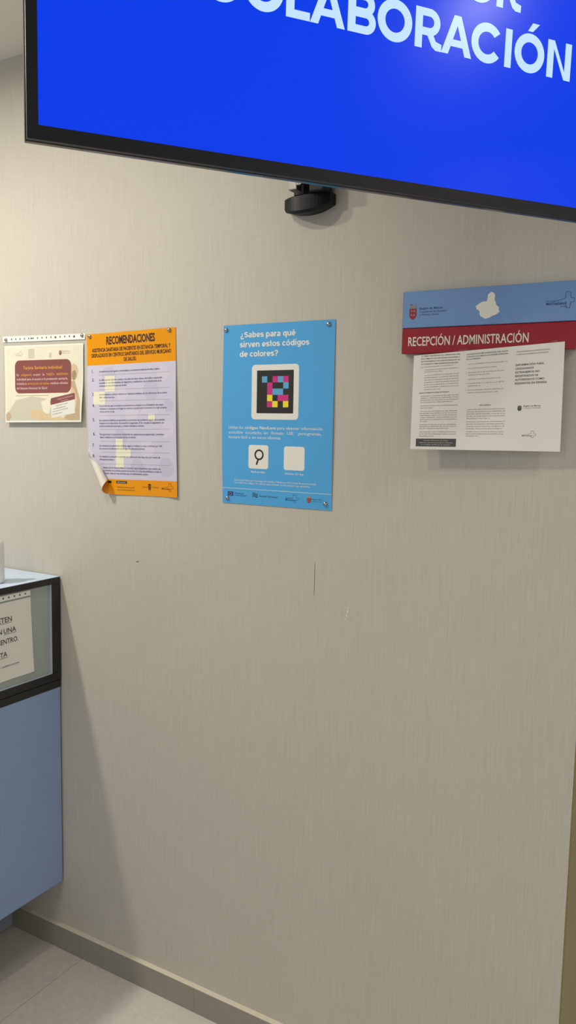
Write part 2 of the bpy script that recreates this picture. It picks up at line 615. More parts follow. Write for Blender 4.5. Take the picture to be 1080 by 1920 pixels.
def g_O(cx, y): arc(cx, y + HH / 2, .0260, .0145, 0, 360, 56)
def g_C(cx, y): arc(cx, y + HH / 2, .0260, .0145, 37, 323, 48)
def g_I(x, y): tpoly([(x, y), (x + ST, y), (x + ST, y + HH), (x, y + HH)])
def g_L(x, y): tpoly([(x, y), (x + .0325, y), (x + .0325, y + .0100), (x + ST, y + .0100), (x + ST, y + HH), (x, y + HH)])
def g_A(x0, x1, y):
    c = (x0 + x1) / 2
    t = .0056
    w = .0112
    tpoly([(x0, y), (x0 + w, y), (c + .0002, y + .0375), (c, y + HH), (c - t, y + HH)])
    tpoly([(x1 - w, y), (x1, y), (c + t, y + HH), (c, y + HH), (c + .0002, y + .0375)])
    tpoly([(x0 + .012, y + .0105), (x1 - .012, y + .0105), (x1 - .0158, y + .0195), (x0 + .0158, y + .0195)])
def bowl(x, ya, yb, xr, th=.0098):
    """half ring on the right of a stem between heights ya and yb reaching xr"""
    r = (yb - ya) / 2
    cx = xr - r
    tpoly([(x, ya), (cx, ya), (cx, ya + th), (x, ya + th)])
    tpoly([(x, yb - th), (cx, yb - th), (cx, yb), (x, yb)])
    arc(cx, (ya + yb) / 2, r, r - th, -90, 90, 24)
def g_B(x, y, x1):
    g_I(x, y)
    bowl(x + ST, y, y + .0292, x1)
    bowl(x + ST, y + .0212, y + HH, x1 - .0022)
def g_R(x, y, x1):
    g_I(x, y)
    bowl(x + ST, y + .0165, y + HH, x1 - .0028)
    tpoly([(x + .0165, y + .021), (x + .0270, y + .021), (x + .0325, y + .0112), (x1 + .0005, y + .0088), (x1, y - .0003), (x + .0325, y - .0002), (x + .0268, y + .0035)])
def g_P(x, y, x1):
    g_I(x, y)
    bowl(x + ST, y + .0165, y + HH, x1)
def g_N(x0, x1, y):
    g_I(x0, y)
    g_I(x1 - ST, y)
    tpoly([(x0 + ST * .5, y + HH), (x0 + ST * 1.05, y + HH), (x1 - ST * .5, y), (x1 - ST * 1.05, y)])
y1, y2 = 0.1732, 0.2478
g_C(.2125, y1); g_O(.2666, y1); g_L(.2962, y1); g_A(.3290, .3778, y1); g_B(.3815, y1, .4222); g_O(.4504, y1)
g_R(.4812, y1, .5226); g_A(.5225, .5715, y1); g_C(.5963, y1); g_I(.6266, y1); g_O(.6690, y1); g_N(.7004, .7434, y1)
tpoly([(.6640, .2270), (.6725, .2270), (.6838, .2385), (.6718, .2385)])
g_P(.5110, y2, .5490); g_O(.5790, y2); g_R(.6076, y2, .6490)
tag(mb.build('screen_lettering', screen), 'white capital lettering')

# ------------------------------------------------------------------ swing arm behind the television
STEEL = mat('grey_steel', (150, 150, 146), 0.35, metal=.8)
CHROME = mat('polished_bolt', (230, 228, 220), 0.12, metal=1.0)
CAPB = mat('black_moulded_plastic', (12, 13, 20), 0.45, spec=.3)
mount = thing('television_bracket', (-0.895, 0, 2.02), 'black and steel swing arm bracket fixed to the wall under the television', 'bracket')
mb = MB()
mb.box((-0.932, -0.010, 2.045), (-0.862, -0.0008, 2.26), CAPB, bevel=.002)
mb.build('wall_plate', mount)
mb = MB()
mb.box((-0.926, -0.044, 2.048), (-0.905, -0.022, 2.24), STEEL, bevel=.002)
tag(mb.build('upright_post', mount), 'grey steel upright')
mb = MB()
mb.lathe([(.009, 0), (.0098, .003), (.0098, .008), (.006, .012), (.0, .0125)], (-0.8975, -0.044, 2.062), (.35, -.9, .15), CHROME, 16)
mb.build('bolt', mount)
# lower end cap: bowed front, rounded belly
mb = MB()
n, vs, fs = 14, [], []
x0, x1 = -0.9450, -0.8320
for i in range(n + 1):
    t = i / n
    x = x0 + (x1 - x0) * t
    s = 2 * t - 1
    yf = -0.026 - 0.018 * (1 - abs(s) ** 2.2)
    zb = 1.9985 + 0.0125 * abs(s + .1) ** 2.2
    zt = 2.0365 + 0.002 * t
    for (y, z) in ((-.001, zb + .003), (yf + .006, zb), (yf, zb + .005), (yf, zt - .003), (yf + .004, zt), (-.001, zt)):
        vs.append((x, y, z))
for i in range(n):
    for k in range(6):
        a, b = i * 6 + k, i * 6 + (k + 1) % 6
        fs.append([a, b, b + 6, a + 6])
fs.append(list(range(6))[::-1])
fs.append([n * 6 + k for k in range(6)])
mb.add(vs, fs, CAPB)
mb.build('end_cap', mount)
mb = MB()
mb.box((-0.872, -0.050, 2.036), (-0.835, -0.012, 2.075), CAPB, bevel=.004)
mb.build('pivot_block', mount)
vesa = TV((SW / 2, SH / 2 - .02, -0.068))
elbow = Vector((-0.60, -0.16, 2.16))
def bar(mbx, a, b, w, h, m):
    a, b = Vector(a), Vector(b)
    d = (b - a).normalized()
    s = d.cross(Vector((0, 0, 1))).normalized()
    u = s.cross(d)
    L = (b - a).length
    mbx.box((0, -w / 2, -h / 2), (L, w / 2, h / 2), m, bevel=.003, frame=lambda p: a + d * p[0] + s * p[1] + u * p[2])
mb = MB()
bar(mb, (-0.895, -0.03, 2.16), elbow, .03, .055, CAPB)
mb.tube(elbow + Vector((0, 0, -.04)), elbow + Vector((0, 0, .04)), .02, CAPB)
mb.build('arm', mount)
mb = MB()
bar(mb, elbow, vesa + TN * 0.004, .028, .05, CAPB)
mb.build('arm', mount)
mb = MB()
mb.box((SW / 2 - .12, SH / 2 - .14, -0.070), (SW / 2 + .12, SH / 2 + .10, -0.0625), CAPB, bevel=.002, frame=TV)
mb.build('screen_plate', mount)

# ------------------------------------------------------------------ blue poster
PAPER = mat('white_paper', (226, 222, 212), .55)
PWHITE = mat('printed_white', (236, 234, 226), .5)
BLUE = mat('poster_blue', (84, 170, 230), .35, spec=.35)
INK = mat('black_ink', (30, 28, 28), .55)
LINE = mat('pale_line', (190, 220, 240), .5)
MAG = mat('print_magenta', (205, 40, 130), .5)
CYA = mat('print_cyan', (92, 170, 214), .5)
YEL = mat('print_yellow', (246, 226, 40), .5)
NAVY = mat('print_navy', (38, 62, 130), .5)
REDI = mat('print_red', (150, 32, 42), .5)
TAN = mat('print_tan', (178, 150, 120), .5)
GREYI = mat('grey_ink', (88, 88, 90), .6)
DKBL = mat('dark_blue_ink', (36, 74, 112), .5)

def blue_shape(S, u, v, off):
    a, b = u / S.W, v / S.H
    w = .0014 + .0022 * math.sin(math.pi * min(1, max(0, b))) ** 2 * (0.5 + 0.5 * math.cos(2 * math.pi * a)) + .0006 * math.sin(7 * b + 2)
    edge = .003 * math.exp(-((a) / .10) ** 2) * math.sin(math.pi * b) ** 2
    return S.flat(u, v) + S.n * (w + edge + off)
bx, bz = -0.973, 1.5648
def bcorner(su, sv):
    a = 0.003
    return Vector((bx + su * .1485 * math.cos(a) - sv * .21 * math.sin(a), 0, bz + su * .1485 * math.sin(a) + sv * .21 * math.cos(a)))
SB = Sheet(bcorner(-1, 1), bcorner(1, 1), bcorner(1, -1), bcorner(-1, -1), 297, 420, blue_shape)
bp = thing('poster', (bx, 0, bz - .21), 'sky blue poster with a square of magenta, cyan and yellow blocks', 'poster')
mb = MB(); SB.body(mb, BLUE, PAPER, 24, 34); mb.build('sheet', bp)
mb = MB()
bold_line(SB, mb, '¿Sabes para qué', 48.0, 30.4, 13.6, PWHITE, 1.5, 149)
bold_line(SB, mb, 'sirven estos códigos', 46.3, 52.4, 13.6, PWHITE, 1.5, 187)
bold_line(SB, mb, 'de colores?', 46.0, 74.4, 13.6, PWHITE, 1.5, 106)
tag(mb.build('heading', bp), 'white heading in three lines')
mb = MB()
SB.rrect(mb, 81.0, 93.4, 207.6, 219.2, 9, PWHITE, 1)
code = mb.build('code_card', bp)
mb = MB()
SB.grid(mb, 95.2, 106.6, 193.8, 204.8, INK, 2, 10, 10)
cs = 14.35
for r, row in enumerate(['C.MCM', '.M..C', '.MCC.', '.Y.MM', '.MY.Y']):
    for c, ch in enumerate(row):
        if ch != '.':
            u0, v0 = 109.0 + c * cs, 120.2 + r * 14.15
            SB.grid(mb, u0, v0, u0 + cs, v0 + 14.15, {'C': CYA, 'M': MAG, 'Y': YEL}[ch], 3, 2, 2)
tag(mb.build('colour_code', code), 'black square with coloured blocks')
mb = MB()
SB.text(mb, 'Utiliza los', 18.7, 241.8, 6.6, PWHITE, 1, 40)
SB.text(mb, 'códigos NaviLens', 63.0, 241.8, 6.6, PWHITE, 1, 85, bold=.014)
SB.text(mb, 'para obtener información', 152.0, 241.8, 6.6, PWHITE, 1, 119)
for s, u, w in (('accesible', 18.8, 39), ('locuzado,', 66, 45), ('en', 116, 11), ('formato', 136, 33), ('LSE,', 179, 18), ('pictogramas,', 209, 60)):
    SB.text(mb, s, u, 253.3, 6.6, PWHITE, 1, w)
SB.text(mb, 'lectura fácil o en otros idiomas.', 18.9, 264.4, 6.6, PWHITE, 1, 144)
tag(mb.build('body_text', bp), 'three lines of white print')
mb = MB()
SB.text(mb, 'NaviLens App', 81.7, 343.9, 4.4, PWHITE, 1, 38, bold=.01)
SB.text(mb, 'NaviLens GO App', 175.7, 344.2, 4.4, PWHITE, 1, 48.5, bold=.01)
SB.text(mb, 'Descarga NaviLens (navegación total) y NaviLens GO (ideal de proximidad):', 35.4, 365.1, 4.2, PWHITE, 1, 222)
SB.text(mb, 'lea todos los códigos de colores para obtener la información que necesitas.', 35.5, 371.4, 4.2, PWHITE, 1, 206)
tag(mb.build('small_print', bp), 'lines of small white print')
mb = MB()
SB.grid(mb, .6, 383.0, 296.4, 384.4, LINE, 1, 20, 1)
mb.build('rule', bp)
mb = MB()
SB.rrect(mb, 74.5, 278.8, 129.2, 334.4, 6, PWHITE, 1)
ring_pts = [(103.8 + 10.6 * math.cos(k * math.pi / 14), 301.5 + 10.6 * math.sin(k * math.pi / 14)) for k in range(28)]
SB.stroke(mb, ring_pts, 3.8, INK, 2, closed=True)
SB.stroke(mb, [(101.5, 312.5), (97.5, 323.0)], 4.2, INK, 2)
tag(mb.build('app_card', bp), 'white card with a black lens ring')
mb = MB()
SB.rrect(mb, 171.4, 279.8, 226.3, 334.2, 6, PWHITE, 1)
tag(mb.build('app_card', bp), 'plain white card')
mb = MB()
SB.grid(mb, 15.7, 391.6, 31.4, 402.4, NAVY, 1)
for k in range(12):
    a = k * math.pi / 6
    SB.disc(mb, 23.5 + 3.5 * math.cos(a), 397 + 3.5 * math.sin(a), .5, YEL, 2, 5)
SB.text(mb, 'Financiado por', 35.8, 396.6, 3.0, NAVY, 1, 26, bold=.01)
SB.text(mb, 'la Unión Europea', 35.8, 401.4, 3.0, NAVY, 1, 33, bold=.01)
mb.build('flag_logo', bp)
mb = MB()
for k in range(3):
    v = 393.6 + k * 3.6
    SB.stroke(mb, [(86.7 + 14.2 * t / 8, v - 1.4 * math.sin(t / 8 * 2 * math.pi)) for t in range(9)], 1.5, INK, 1)
SB.text(mb, 'Fondos Europeos', 105.4, 400.2, 4.0, DKBL, 1, 51, bold=.01)
mb.build('wave_logo', bp)
mb = MB()
cross_outline(SB, mb, 176, 390.2, 35, 17.5, DKBL, 1, .6)
SB.text(mb, 'Región de', 177.5, 399.5, 2.4, DKBL, 1, 14)
SB.text(mb, 'MurciaSalud', 177.5, 404.2, 3.4, DKBL, 1, 26, bold=.012)
mb.build('cross_logo', bp)
mb = MB()
shield(SB, mb, 234.2, 390.2, 10.6, 16.4, REDI, TAN, 1)
SB.text(mb, 'Región de Murcia', 247.0, 398.6, 2.6, DKBL, 1, 27)
SB.text(mb, 'Consejería de Salud', 247.0, 402.8, 2.2, DKBL, 1, 25)
mb.build('crest_logo', bp)

# ------------------------------------------------------------------ push pins
PIN = mat('silver_pin_steel', (176, 176, 172), .22, metal=1.0)
def push_pin(p, label, r=.0052, warm=False):
    p = Vector(p)
    k = MB()
    k.lathe([(.0006, -.006), (.0006, 0), (r * .92, .0002), (r, .001), (r * .93, .0022), (r * .72, .0036), (r * .4, .0045), (r * .12, .0048)],
            p, (0, -1, 0), PIN, 20)
    o = k.build('push_pin', at=p)
    return tag(o, label, 'pin', 'silver push pins')
push_pin(SB.P(7.7, 10.6, 1.2), 'silver push pin in the top left corner of the sky blue poster')
push_pin(SB.P(281, 9.6, 1.2), 'silver push pin in the top right corner of the sky blue poster')
push_pin(SB.P(15.0, 408.3, 1.2), 'silver push pin in the bottom left corner of the sky blue poster')
push_pin(SB.P(281.3, 405.6, 1.2), 'silver push pin in the bottom right corner of the sky blue poster')

# ------------------------------------------------------------------ orange and lilac poster with a rolled corner
ORG = mat('poster_orange', (234, 153, 14), .38, spec=.25, noise=(40, .05))
LILAC = mat('poster_lilac', (206, 202, 222), .42, spec=.4)
LIL2 = mat('poster_lilac_cell', (196, 192, 214), .42, spec=.4)
LIL3 = mat('poster_pale_cell', (211, 207, 223), .42, spec=.4)
CREAM = mat('sticky_patch', (236, 232, 206), .45)
SEPL = mat('grey_rule', (165, 160, 172), .6)
TITLEI = mat('dark_brown_ink', (52, 24, 30), .5)
VIOI = mat('violet_ink', (70, 62, 110), .6)
ox, oz, oa = -1.4103, 1.564, 0.0233
def ocorner(su, sv):
    return Vector((ox + su * .1485 * math.cos(oa) - sv * .21 * math.sin(oa), 0, oz + su * .1485 * math.sin(oa) + sv * .21 * math.cos(oa)))
RA, RB = (0.0, 292.0), (82.0, 420.0)              # fold line of the rolled corner, in sheet millimetres
_fd = Vector((RB[0] - RA[0], RB[1] - RA[1])).normalized()
_fn = Vector((-_fd.y, _fd.x))                     # towards the corner
RR = 13.5
def orange_shape(S, u, v, off):
    a, b = u / S.W, v / S.H
    w = .0015 + .0016 * math.sin(math.pi * b) ** 2 * (1 + .5 * math.sin(5 * a + 4 * b)) + .004 * math.exp(-((a - 1) / .08) ** 2) * (b ** 1.5)
    w += .0012 * math.exp(-((b) / .06) ** 2) * (1 + math.sin(17 * a)) + .006 * max(0, (.55 - a)) * b
    d = Vector((u - RA[0], v - RA[1])).dot(_fn)
    if d <= 0:
        return S.flat(u, v) + S.n * (w + off)
    t = Vector((u - RA[0], v - RA[1])).dot(_fd)
    R = max(4.0, RR * (0.45 + 0.55 * min(1.0, t / 150.0)))
    ang = d / R
    e = R * math.sin(ang)
    h = R * (1 - math.cos(ang))
    q = Vector(RA) + _fd * t + _fn * e
    nrm_e, nrm_n = -math.sin(ang), math.cos(ang)
    q = q + _fn * (nrm_e * off * 1000)
    return S.flat(q.x, q.y) + S.n * (w + h / 1000 + nrm_n * off)
SO = Sheet(ocorner(-1, 1), ocorner(1, 1), ocorner(1, -1), ocorner(-1, -1), 297, 420, orange_shape, .0003)
op = thing('poster', (ox, 0, oz - .21), 'orange and lilac poster of numbered rules with its lower left corner curling', 'poster')
mb = MB()
NU, NV = 60, 84
def ogrid(v0, v1, m):
    SO.grid(mb, 0, v0, 297, v1, m, 0, NU, max(1, int(round((v1 - v0) / 5))), True)
ogrid(0, 81.5, ORG); ogrid(81.5, 379.5, LILAC); ogrid(379.5, 420, ORG)
SO.grid(mb, 0, 0, 297, 420, PAPER, -1.2, NU, NV, True, back=True)
edge = [(297 * i / NU, 0) for i in range(NU)] + [(297, 420 * j / NV) for j in range(NV)] + [(297 * (1 - i / NU), 420) for i in range(NU)] + [(0, 420 * (1 - j / NV)) for j in range(NV)]
ne = len(edge)
mb.add([SO.P(u, v, 0) for u, v in edge] + [SO.P(u, v, -1.2) for u, v in edge], [[i, (i + 1) % ne, ne + (i + 1) % ne, ne + i] for i in range(ne)], PAPER)
# printed background of pale hexagon cells
for (u, v, r, m) in ((75, 110, 26, LIL2), (215, 150, 28, LIL2), (150, 205, 26, LIL3), (270, 250, 24, LIL3), (110, 270, 24, LIL2), (200, 300, 26, LIL3),
                     (60, 205, 24, LIL3), (255, 110, 22, LIL3), (262, 345, 26, LIL2), (165, 345, 22, LIL2), (120, 160, 20, LIL3), (272, 190, 18, LIL2)):
    bmx = [(u + r * math.cos(k * math.pi / 3), v + r * math.sin(k * math.pi / 3)) for k in range(6)]
    for k in range(6):
        SO.poly(mb, [(u, v), bmx[k], bmx[(k + 1) % 6]], m, .6)
def hgrid(mbx, u0, v0, u1, v1, m, layer):
    SO.grid(mbx, u0, v0, u1, v1, m, layer, max(1, int((u1 - u0) / 12)), max(1, int((v1 - v0) / 12)))
hgrid(mb, 62, 111.0, 96.6, 151.2, CREAM, 1.0)
hgrid(mb, 21.5, 150.8, 62, 184.2, CREAM, 1.0)
hgrid(mb, 95, 274, 119, 300, CREAM, 1.0)
hgrid(mb, 95, 300, 145, 322, CREAM, 1.0)
hgrid(mb, 94, 322, 121.5, 348.5, CREAM, 1.0)
hgrid(mb, 182, 196, 238, 212, LIL3, 1.0)
hgrid(mb, 206, 212, 228, 227, CREAM, 1.0)
mb.build('sheet', op)
mb = MB()
SO.text(mb, 'RECOMENDACIONES', 69.2, 29.2, 19.0, TITLEI, 1.4, 163, bold=.03)
SO.text(mb, 'ASISTENCIA SANITARIA DE PACIENTES EN ESTANCIA TEMPORAL Y', 18.5, 47.2, 9.2, TITLEI, 1.4, 262, bold=.02)
SO.text(mb, 'DESPLAZADOS EN CENTROS SANITARIOS DEL SERVICIO MURCIANO', 16.6, 60.8, 9.2, TITLEI, 1.4, 266, bold=.02)
SO.text(mb, 'DE SALUD.', 128.4, 74.2, 9.2, TITLEI, 1.4, 42, bold=.02)
tag(mb.build('heading', op), 'dark capital heading on orange')
mb = MB()
rows = [
    ('1.', 100.5, [('Se atenderán procesos agudos o enfermedades y se renovará la medicación de niños y adultos.', 203)], 107.3),
    ('2.', 122.5, [('Se debe aportar informe reciente y de todos los datos clínicos del médico responsable', 210.5), ('hospitalario con enfermedades de diagnóstico y medicación, con la debida fecha de la', 207.5), ('tratamiento necesaria para prescribir.', 94.5)], 145.6),
    ('3.', 160.2, [('Los tratamientos crónicos deberán ser indicados mediante con las indicaciones de su centro', 225.6), ('de referencia.', 53)], 174.6),
    ('4.', 189.8, [('Los problemas que lo motivan la necesidad hace necesario con el facultativo que mejor', 213.5), ('destinado se encuentre en el lugar de residencia habitual hasta el momento de acudir de forma', 224), ('electrónica.', 52)], 213.2),
    ('5.', 227.4, [('Las revisiones analíticas programadas y presenciales que problemas agudos de la atención', 219.5), ('integral en los dispositivos de atención y asegurados. El de consulta al seguimiento, en', 216), ('atención presencial quirúrgica y revisión telemática continua.', 151.7)], 249.2),
    ('6.', 264.3, [('Para garantizar la información asistencial, las exploraciones programadas y revisiones', 216.5), ('deben realizarse en el hospital donde se solicitó.', 123.3)], 280.4),
    ('7.', 294.0, [('Las revisiones programadas deberán según su médico lo mejor continuar por 302', 212), ('Los servicios de laboratorio de un lugar de referencia habitual.', 155)], 309.0),
    ('8.', 322.6, [('Se realizará la asistencia o atención de enfermería que haya sido por cuenta de', 204.5), ('desplazados.', 52)], 340.0)]
for num, v, lines, sep in rows:
    SO.text(mb, num, 17.6 if v < 280 else 13.9, v + .6, 8.2, INK, 1.4)
    x = 42.9 if v < 210 else (40.6 if v < 280 else 37.8)
    for k, (s, w) in enumerate(lines):
        SO.text(mb, s, x, v + k * 7.6, 4.6, VIOI, 1.4, w, bold=.004)
    hgrid(mb, 41, sep - .35, 277, sep + .35, SEPL, 1.2)
for k, (s, w) in enumerate([('Siempre que las razones médicas lo aconsejen, ingreso dependiente, para cambios que', 194), ('se producen en su tarjeta sanitaria de atención. Si no hay disponibilidad en el plan de', 195.5), ('centro, debe ser muy solicitado para el establecimiento público.', 147)]):
    SO.text(mb, s, (49, 50.4, 55.5)[k], 351.6 + k * 7.5, 4.6, VIOI, 1.4, w, bold=.004)
tag(mb.build('numbered_rules', op), 'numbered lines of small print')
mb = MB()
for u0, u1 in ((65, 77), (93.3, 129.8)):
    hgrid(mb, u0, 384.0, u1, 390.4, INK, 1)
SO.text(mb, 'Información', 97, 388.9, 3.2, PWHITE, 2, 29)
SO.text(mb, 'Teléfono de atención al usuario', 95.6, 401.6, 3.2, TITLEI, 1, 59)
SO.text(mb, 'www.murciasalud.es', 95.5, 408.4, 3.2, TITLEI, 1, 60)
mb.build('footer_print', op)
mb = MB()
SO.text(mb, 'Servicio', 181.7, 398.5, 3.2, TITLEI, 1, 17)
SO.text(mb, 'de Murcia', 214, 398.5, 3.2, TITLEI, 1, 21)
ORGD = mat('dark_orange_ink', (140, 84, 20), .5)
shield(SO, mb, 200.6, 387.6, 9.6, 18, ORGD, TITLEI, 1)
mb.build('crest_logo', op)
mb = MB()
cross_outline(SO, mb, 244.5, 385.4, 38.5, 21, TITLEI, 1, .7)
SO.text(mb, 'MurciaSalud', 246, 401.4, 3.8, TITLEI, 1, 28, bold=.01)
mb.build('cross_logo', op)
push_pin(SO.P(13.4, 5.9, 1.4), 'silver push pin in the top left corner of the orange poster')
push_pin(SO.P(278.2, 5.6, 1.4), 'silver push pin in the top right corner of the orange poster')

# ------------------------------------------------------------------ punched plastic sleeve with a card notice
SHW = mat('sleeve_strip_white', (246, 245, 234), .4)
HOLE = mat('hole_dark', (92, 86, 72), .7)
PHOTO = mat('photo_cream', (240, 233, 214), .35, noise=(25, .07))
PHOT2 = mat('photo_grey', (212, 206, 188), .35)
PANEL = mat('maroon_panel', (142, 82, 80), .35)
ORTX = mat('orange_print', (236, 166, 70), .5)
PKTX = mat('pink_print', (236, 200, 196), .5)
SKIN = mat('photo_skin', (226, 200, 164), .4, noise=(60, .10))
HAIRP = mat('photo_hair', (168, 148, 118), .4, noise=(60, .15))
TANP = mat('photo_tan', (202, 176, 146), .4, noise=(40, .12))
def sleeve_shape(S, u, v, off):
    b = v / S.H
    return S.flat(u, v) + S.n * (.0016 + .010 * b ** 1.5 + .0012 * math.sin(9 * b) * (u / S.W) + off)
SS = Sheet((-1.8884, 0, 1.7772), (-1.5695, 0, 1.7742), (-1.5715, 0, 1.5350), (-1.8770, 0, 1.5290), 310, 242, sleeve_shape, .0003)
sp = thing('sleeve_notice', (-1.73, 0, 1.53), 'punched clear sleeve holding a cream card notice with maroon panel', 'notice')
mb = MB()
SS.grid(mb, 0, 0, 310, 15.5, SHW, 0, 20, 1)
SS.grid(mb, 0, 0, 310, 15.5, SHW, -1, 20, 1, back=True)
strip = mb.build('punched_strip', sp)
mb = MB()
for k in range(15):
    u = 35 + k * 16.9
    SS.disc(mb, u, 8.2 - k * .18, 2.3, HOLE, .6, 12, ry=2.8)
for u in (109, 200, 268):
    SS.grid(mb, u, 5.6, u + 7, 9.6, HOLE, .5, 1, 1)
mb.build('punched_holes', strip)
mb = MB()
def ssub(u0, v0, u1, v1, m, layer, nu=8, nv=16):
    SS.grid(mb, u0, v0, u1, v1, m, layer, nu, nv)
ssub(5, 25.5, 305, 236, SHW, .5, 16, 20)
SS.grid(mb, 5, 25.5, 305, 236, SHW, -.5, 16, 20, back=True)
ssub(9.5, 29.5, 300, 231, PHOTO, 1, 16, 20)
SS.grid(mb, 100, 36, 124, 62, PHOT2, 1.5, 2, 4)
SS.grid(mb, 180, 48, 190, 62, PHOT2, 1.5, 1, 2)
# greyish shirt, hands, the head of a figure and an arm along the right and bottom
SS.poly(mb, [(12, 231), (12, 215), (50, 175), (110, 165), (170, 172), (205, 190), (215, 231)], PHOT2, 1.4)
SS.poly(mb, [(150, 180), (178, 172), (190, 190), (182, 214), (160, 210)], PHOTO, 1.8)
SS.poly(mb, [(262, 84), (272, 78), (284, 86), (288, 102), (282, 118), (272, 126), (262, 120)], SKIN, 1.5)
SS.poly(mb, [(266, 100), (276, 96), (282, 108), (276, 122), (268, 122), (264, 112)], HAIRP, 1.8)
SS.poly(mb, [(262, 126), (274, 124), (286, 150), (298, 178), (300, 231), (235, 231), (262, 200)], TANP, 1.5)
SS.poly(mb, [(262, 140), (276, 150), (286, 172), (284, 200), (268, 196)], SKIN, 1.8)
SS.poly(mb, [(104, 206), (122, 200), (148, 202), (176, 214), (230, 222), (262, 231), (140, 231), (112, 222)], SKIN, 1.9)
SS.poly(mb, [(8, 214), (16, 207), (27, 212), (30, 222), (20, 231), (9, 231)], TANP, 1.9)
card = mb.build('card', sp)
mb = MB()
SS.rrect(mb, 46, 66.5, 262, 156.5, 17, PANEL, 2)
SS.text(mb, 'Tarjeta Sanitaria Individual', 78.9, 91.2, 8.6, ORTX, 3, 149.5, bold=.012)
for s, u, w, m in (('Es', 53, 9, PKTX), ('obligatorio', 70, 43, ORTX), ('mostrar', 119, 28, PKTX), ('la', 155, 7, PKTX), ('TARJETA', 169, 30, ORTX), ('SANITARIA', 208, 42.5, ORTX)):
    SS.text(mb, s, u, 109.0, 6.2, m, 3, w, bold=.01)
SS.text(mb, 'individual para el acceso a la prestación sanitaria,', 53, 121.0, 6.2, PKTX, 3, 197.5, bold=.01)
SS.text(mb, 'incluida la', 53, 133.0, 6.2, PKTX, 3, 40, bold=.01)
SS.text(mb, 'prescripción de recetas', 97, 133.0, 6.2, ORTX, 3, 84, bold=.01)
SS.text(mb, 'médicas oficiales', 185, 133.0, 6.2, PKTX, 3, 66, bold=.01)
SS.text(mb, 'del Sistema Nacional de Salud.', 52.4, 145.6, 6.2, PKTX, 3, 122, bold=.01)
tag(mb.build('maroon_panel', card), 'maroon rounded panel with orange and pale print')
mb = MB()
SS.grid(mb, 46, 162.5, 178, 163.4, HAIRP, 1.8, 6, 1)
SS.poly(mb, [(187.4, 174.5), (190, 171), (274, 157.4), (277.5, 159), (281.8, 211.8), (193.3, 224.8)], PWHITE, 2.2)
SS.poly(mb, [(187.4, 174.5), (190, 171), (274, 157.4), (277.5, 159), (278.8, 174.6), (187.6, 189.4)], PANEL, 2.8)
SS.text(mb, 'TARJETA SANITARIA', 212, 176.5, 3.4, PKTX, 3.4, 60, slope=-.165)
SS.text(mb, 'Individual', 228, 180.5, 3.4, PKTX, 3.4, 25, slope=-.165)
for v, u0, w in ((193, 208, 46), (202, 199, 47), (209, 196, 58), (216.5, 196, 38)):
    SS.text(mb, filler(24), u0, v, 3.2, GREYI, 2.8, w, slope=-.16)
tag(mb.build('sample_card', card), 'small white and maroon sample card')
mb = MB()
cross_outline(SS, mb, 49, 41, 30, 14, HAIRP, 1.5, .6)
SS.text(mb, 'MurciaSalud', 49, 53.5, 2.6, HAIRP, 1.5, 20)
mb.build('cross_logo', card)
mb = MB()
shield(SS, mb, 217.6, 41.5, 9.6, 14, mat('print_brownred', (136, 70, 50), .5), TAN, 1.6)
SS.text(mb, 'Región de Murcia', 229.5, 46.5, 2.8, HAIRP, 1.5, 29)
SS.text(mb, 'Consejería de Salud', 229.5, 51, 2.4, HAIRP, 1.5, 26)
mb.build('crest_logo', card)
mb = MB()
SS.grid(mb, 0, 15.5, 310, 242, FILM, 5, 16, 22, True)
mb.build('clear_film', sp)
push_pin(SS.P(13.6, 9.0, 1.2), 'silver push pin at the left end of the punched sleeve strip')
push_pin(SS.P(300.5, 5.2, 1.2), 'silver push pin at the right end of the punched sleeve strip')

# ------------------------------------------------------------------ reception sign
SGB = mat('sign_blue', (114, 150, 202), .28, spec=.4, coat=.3)
SGR = mat('sign_red', (152, 8, 28), .28, spec=.35, coat=.3)
SGW = mat('sign_white', (232, 230, 218), .45)
SGE = mat('sign_edge_dark', (52, 36, 48), .5)
sx0, sx1 = -0.6590, -0.3135
sg = thing('reception_sign', ((sx0 + sx1) / 2, 0, 1.69), 'blue and red reception sign with a white map silhouette', 'sign')
mb = MB()
mb.box((sx0, -0.0220, 1.7462), (sx1, -0.0012, 1.8197), SGB, bevel=.0016, segs=3)
upper = mb.build('upper_panel', sg)
tag(upper, 'blue upper panel')
mb = MB()
mb.box((sx0, -0.0220, 1.6945), (sx1, -0.0012, 1.7454), SGR, bevel=.0016, segs=3)
lower = mb.build('lower_panel', sg)
tag(lower, 'red lower panel')
mb = MB()
mb.box((sx0 - .0014, -0.0190, 1.6950), (sx0 - .0001, -0.0012, 1.8190), SGE)
mb.build('end_plate', sg)
SG = Sheet((sx0, -0.0221, 1.8197), (sx1, -0.0221, 1.8197), (sx1, -0.0221, 1.6945), (sx0, -0.0221, 1.6945), (sx1 - sx0) * 1000, 125.2, None, .0002)
def su(x, z): return ((x - sx0) * 1000, (1.8197 - z) * 1000)
mb = MB()
mp = [(-0.4769, 1.8083), (-0.4833, 1.8033), (-0.4836, 1.797), (-0.4848, 1.7906), (-.490, 1.7912), (-0.496, 1.7897), (-.502, 1.7855), (-0.5074, 1.7823), (-.5048, 1.7795), (-0.5054, 1.7767),
      (-.501, 1.7752), (-0.4985, 1.7721), (-.4982, 1.767), (-0.4964, 1.7633), (-.491, 1.7595), (-0.4861, 1.7571), (-.482, 1.7586), (-0.4779, 1.7592), (-0.4731, 1.7622), (-.466, 1.7645), (-0.4587, 1.7691),
      (-.4608, 1.7735), (-0.4602, 1.7781), (-.463, 1.7805), (-0.4660, 1.7832), (-.4672, 1.788), (-0.4696, 1.7929), (-.4688, 1.8), (-0.4705, 1.8055)]
SG.poly(mb, [su(x, z) for x, z in mp], SGW, 1)
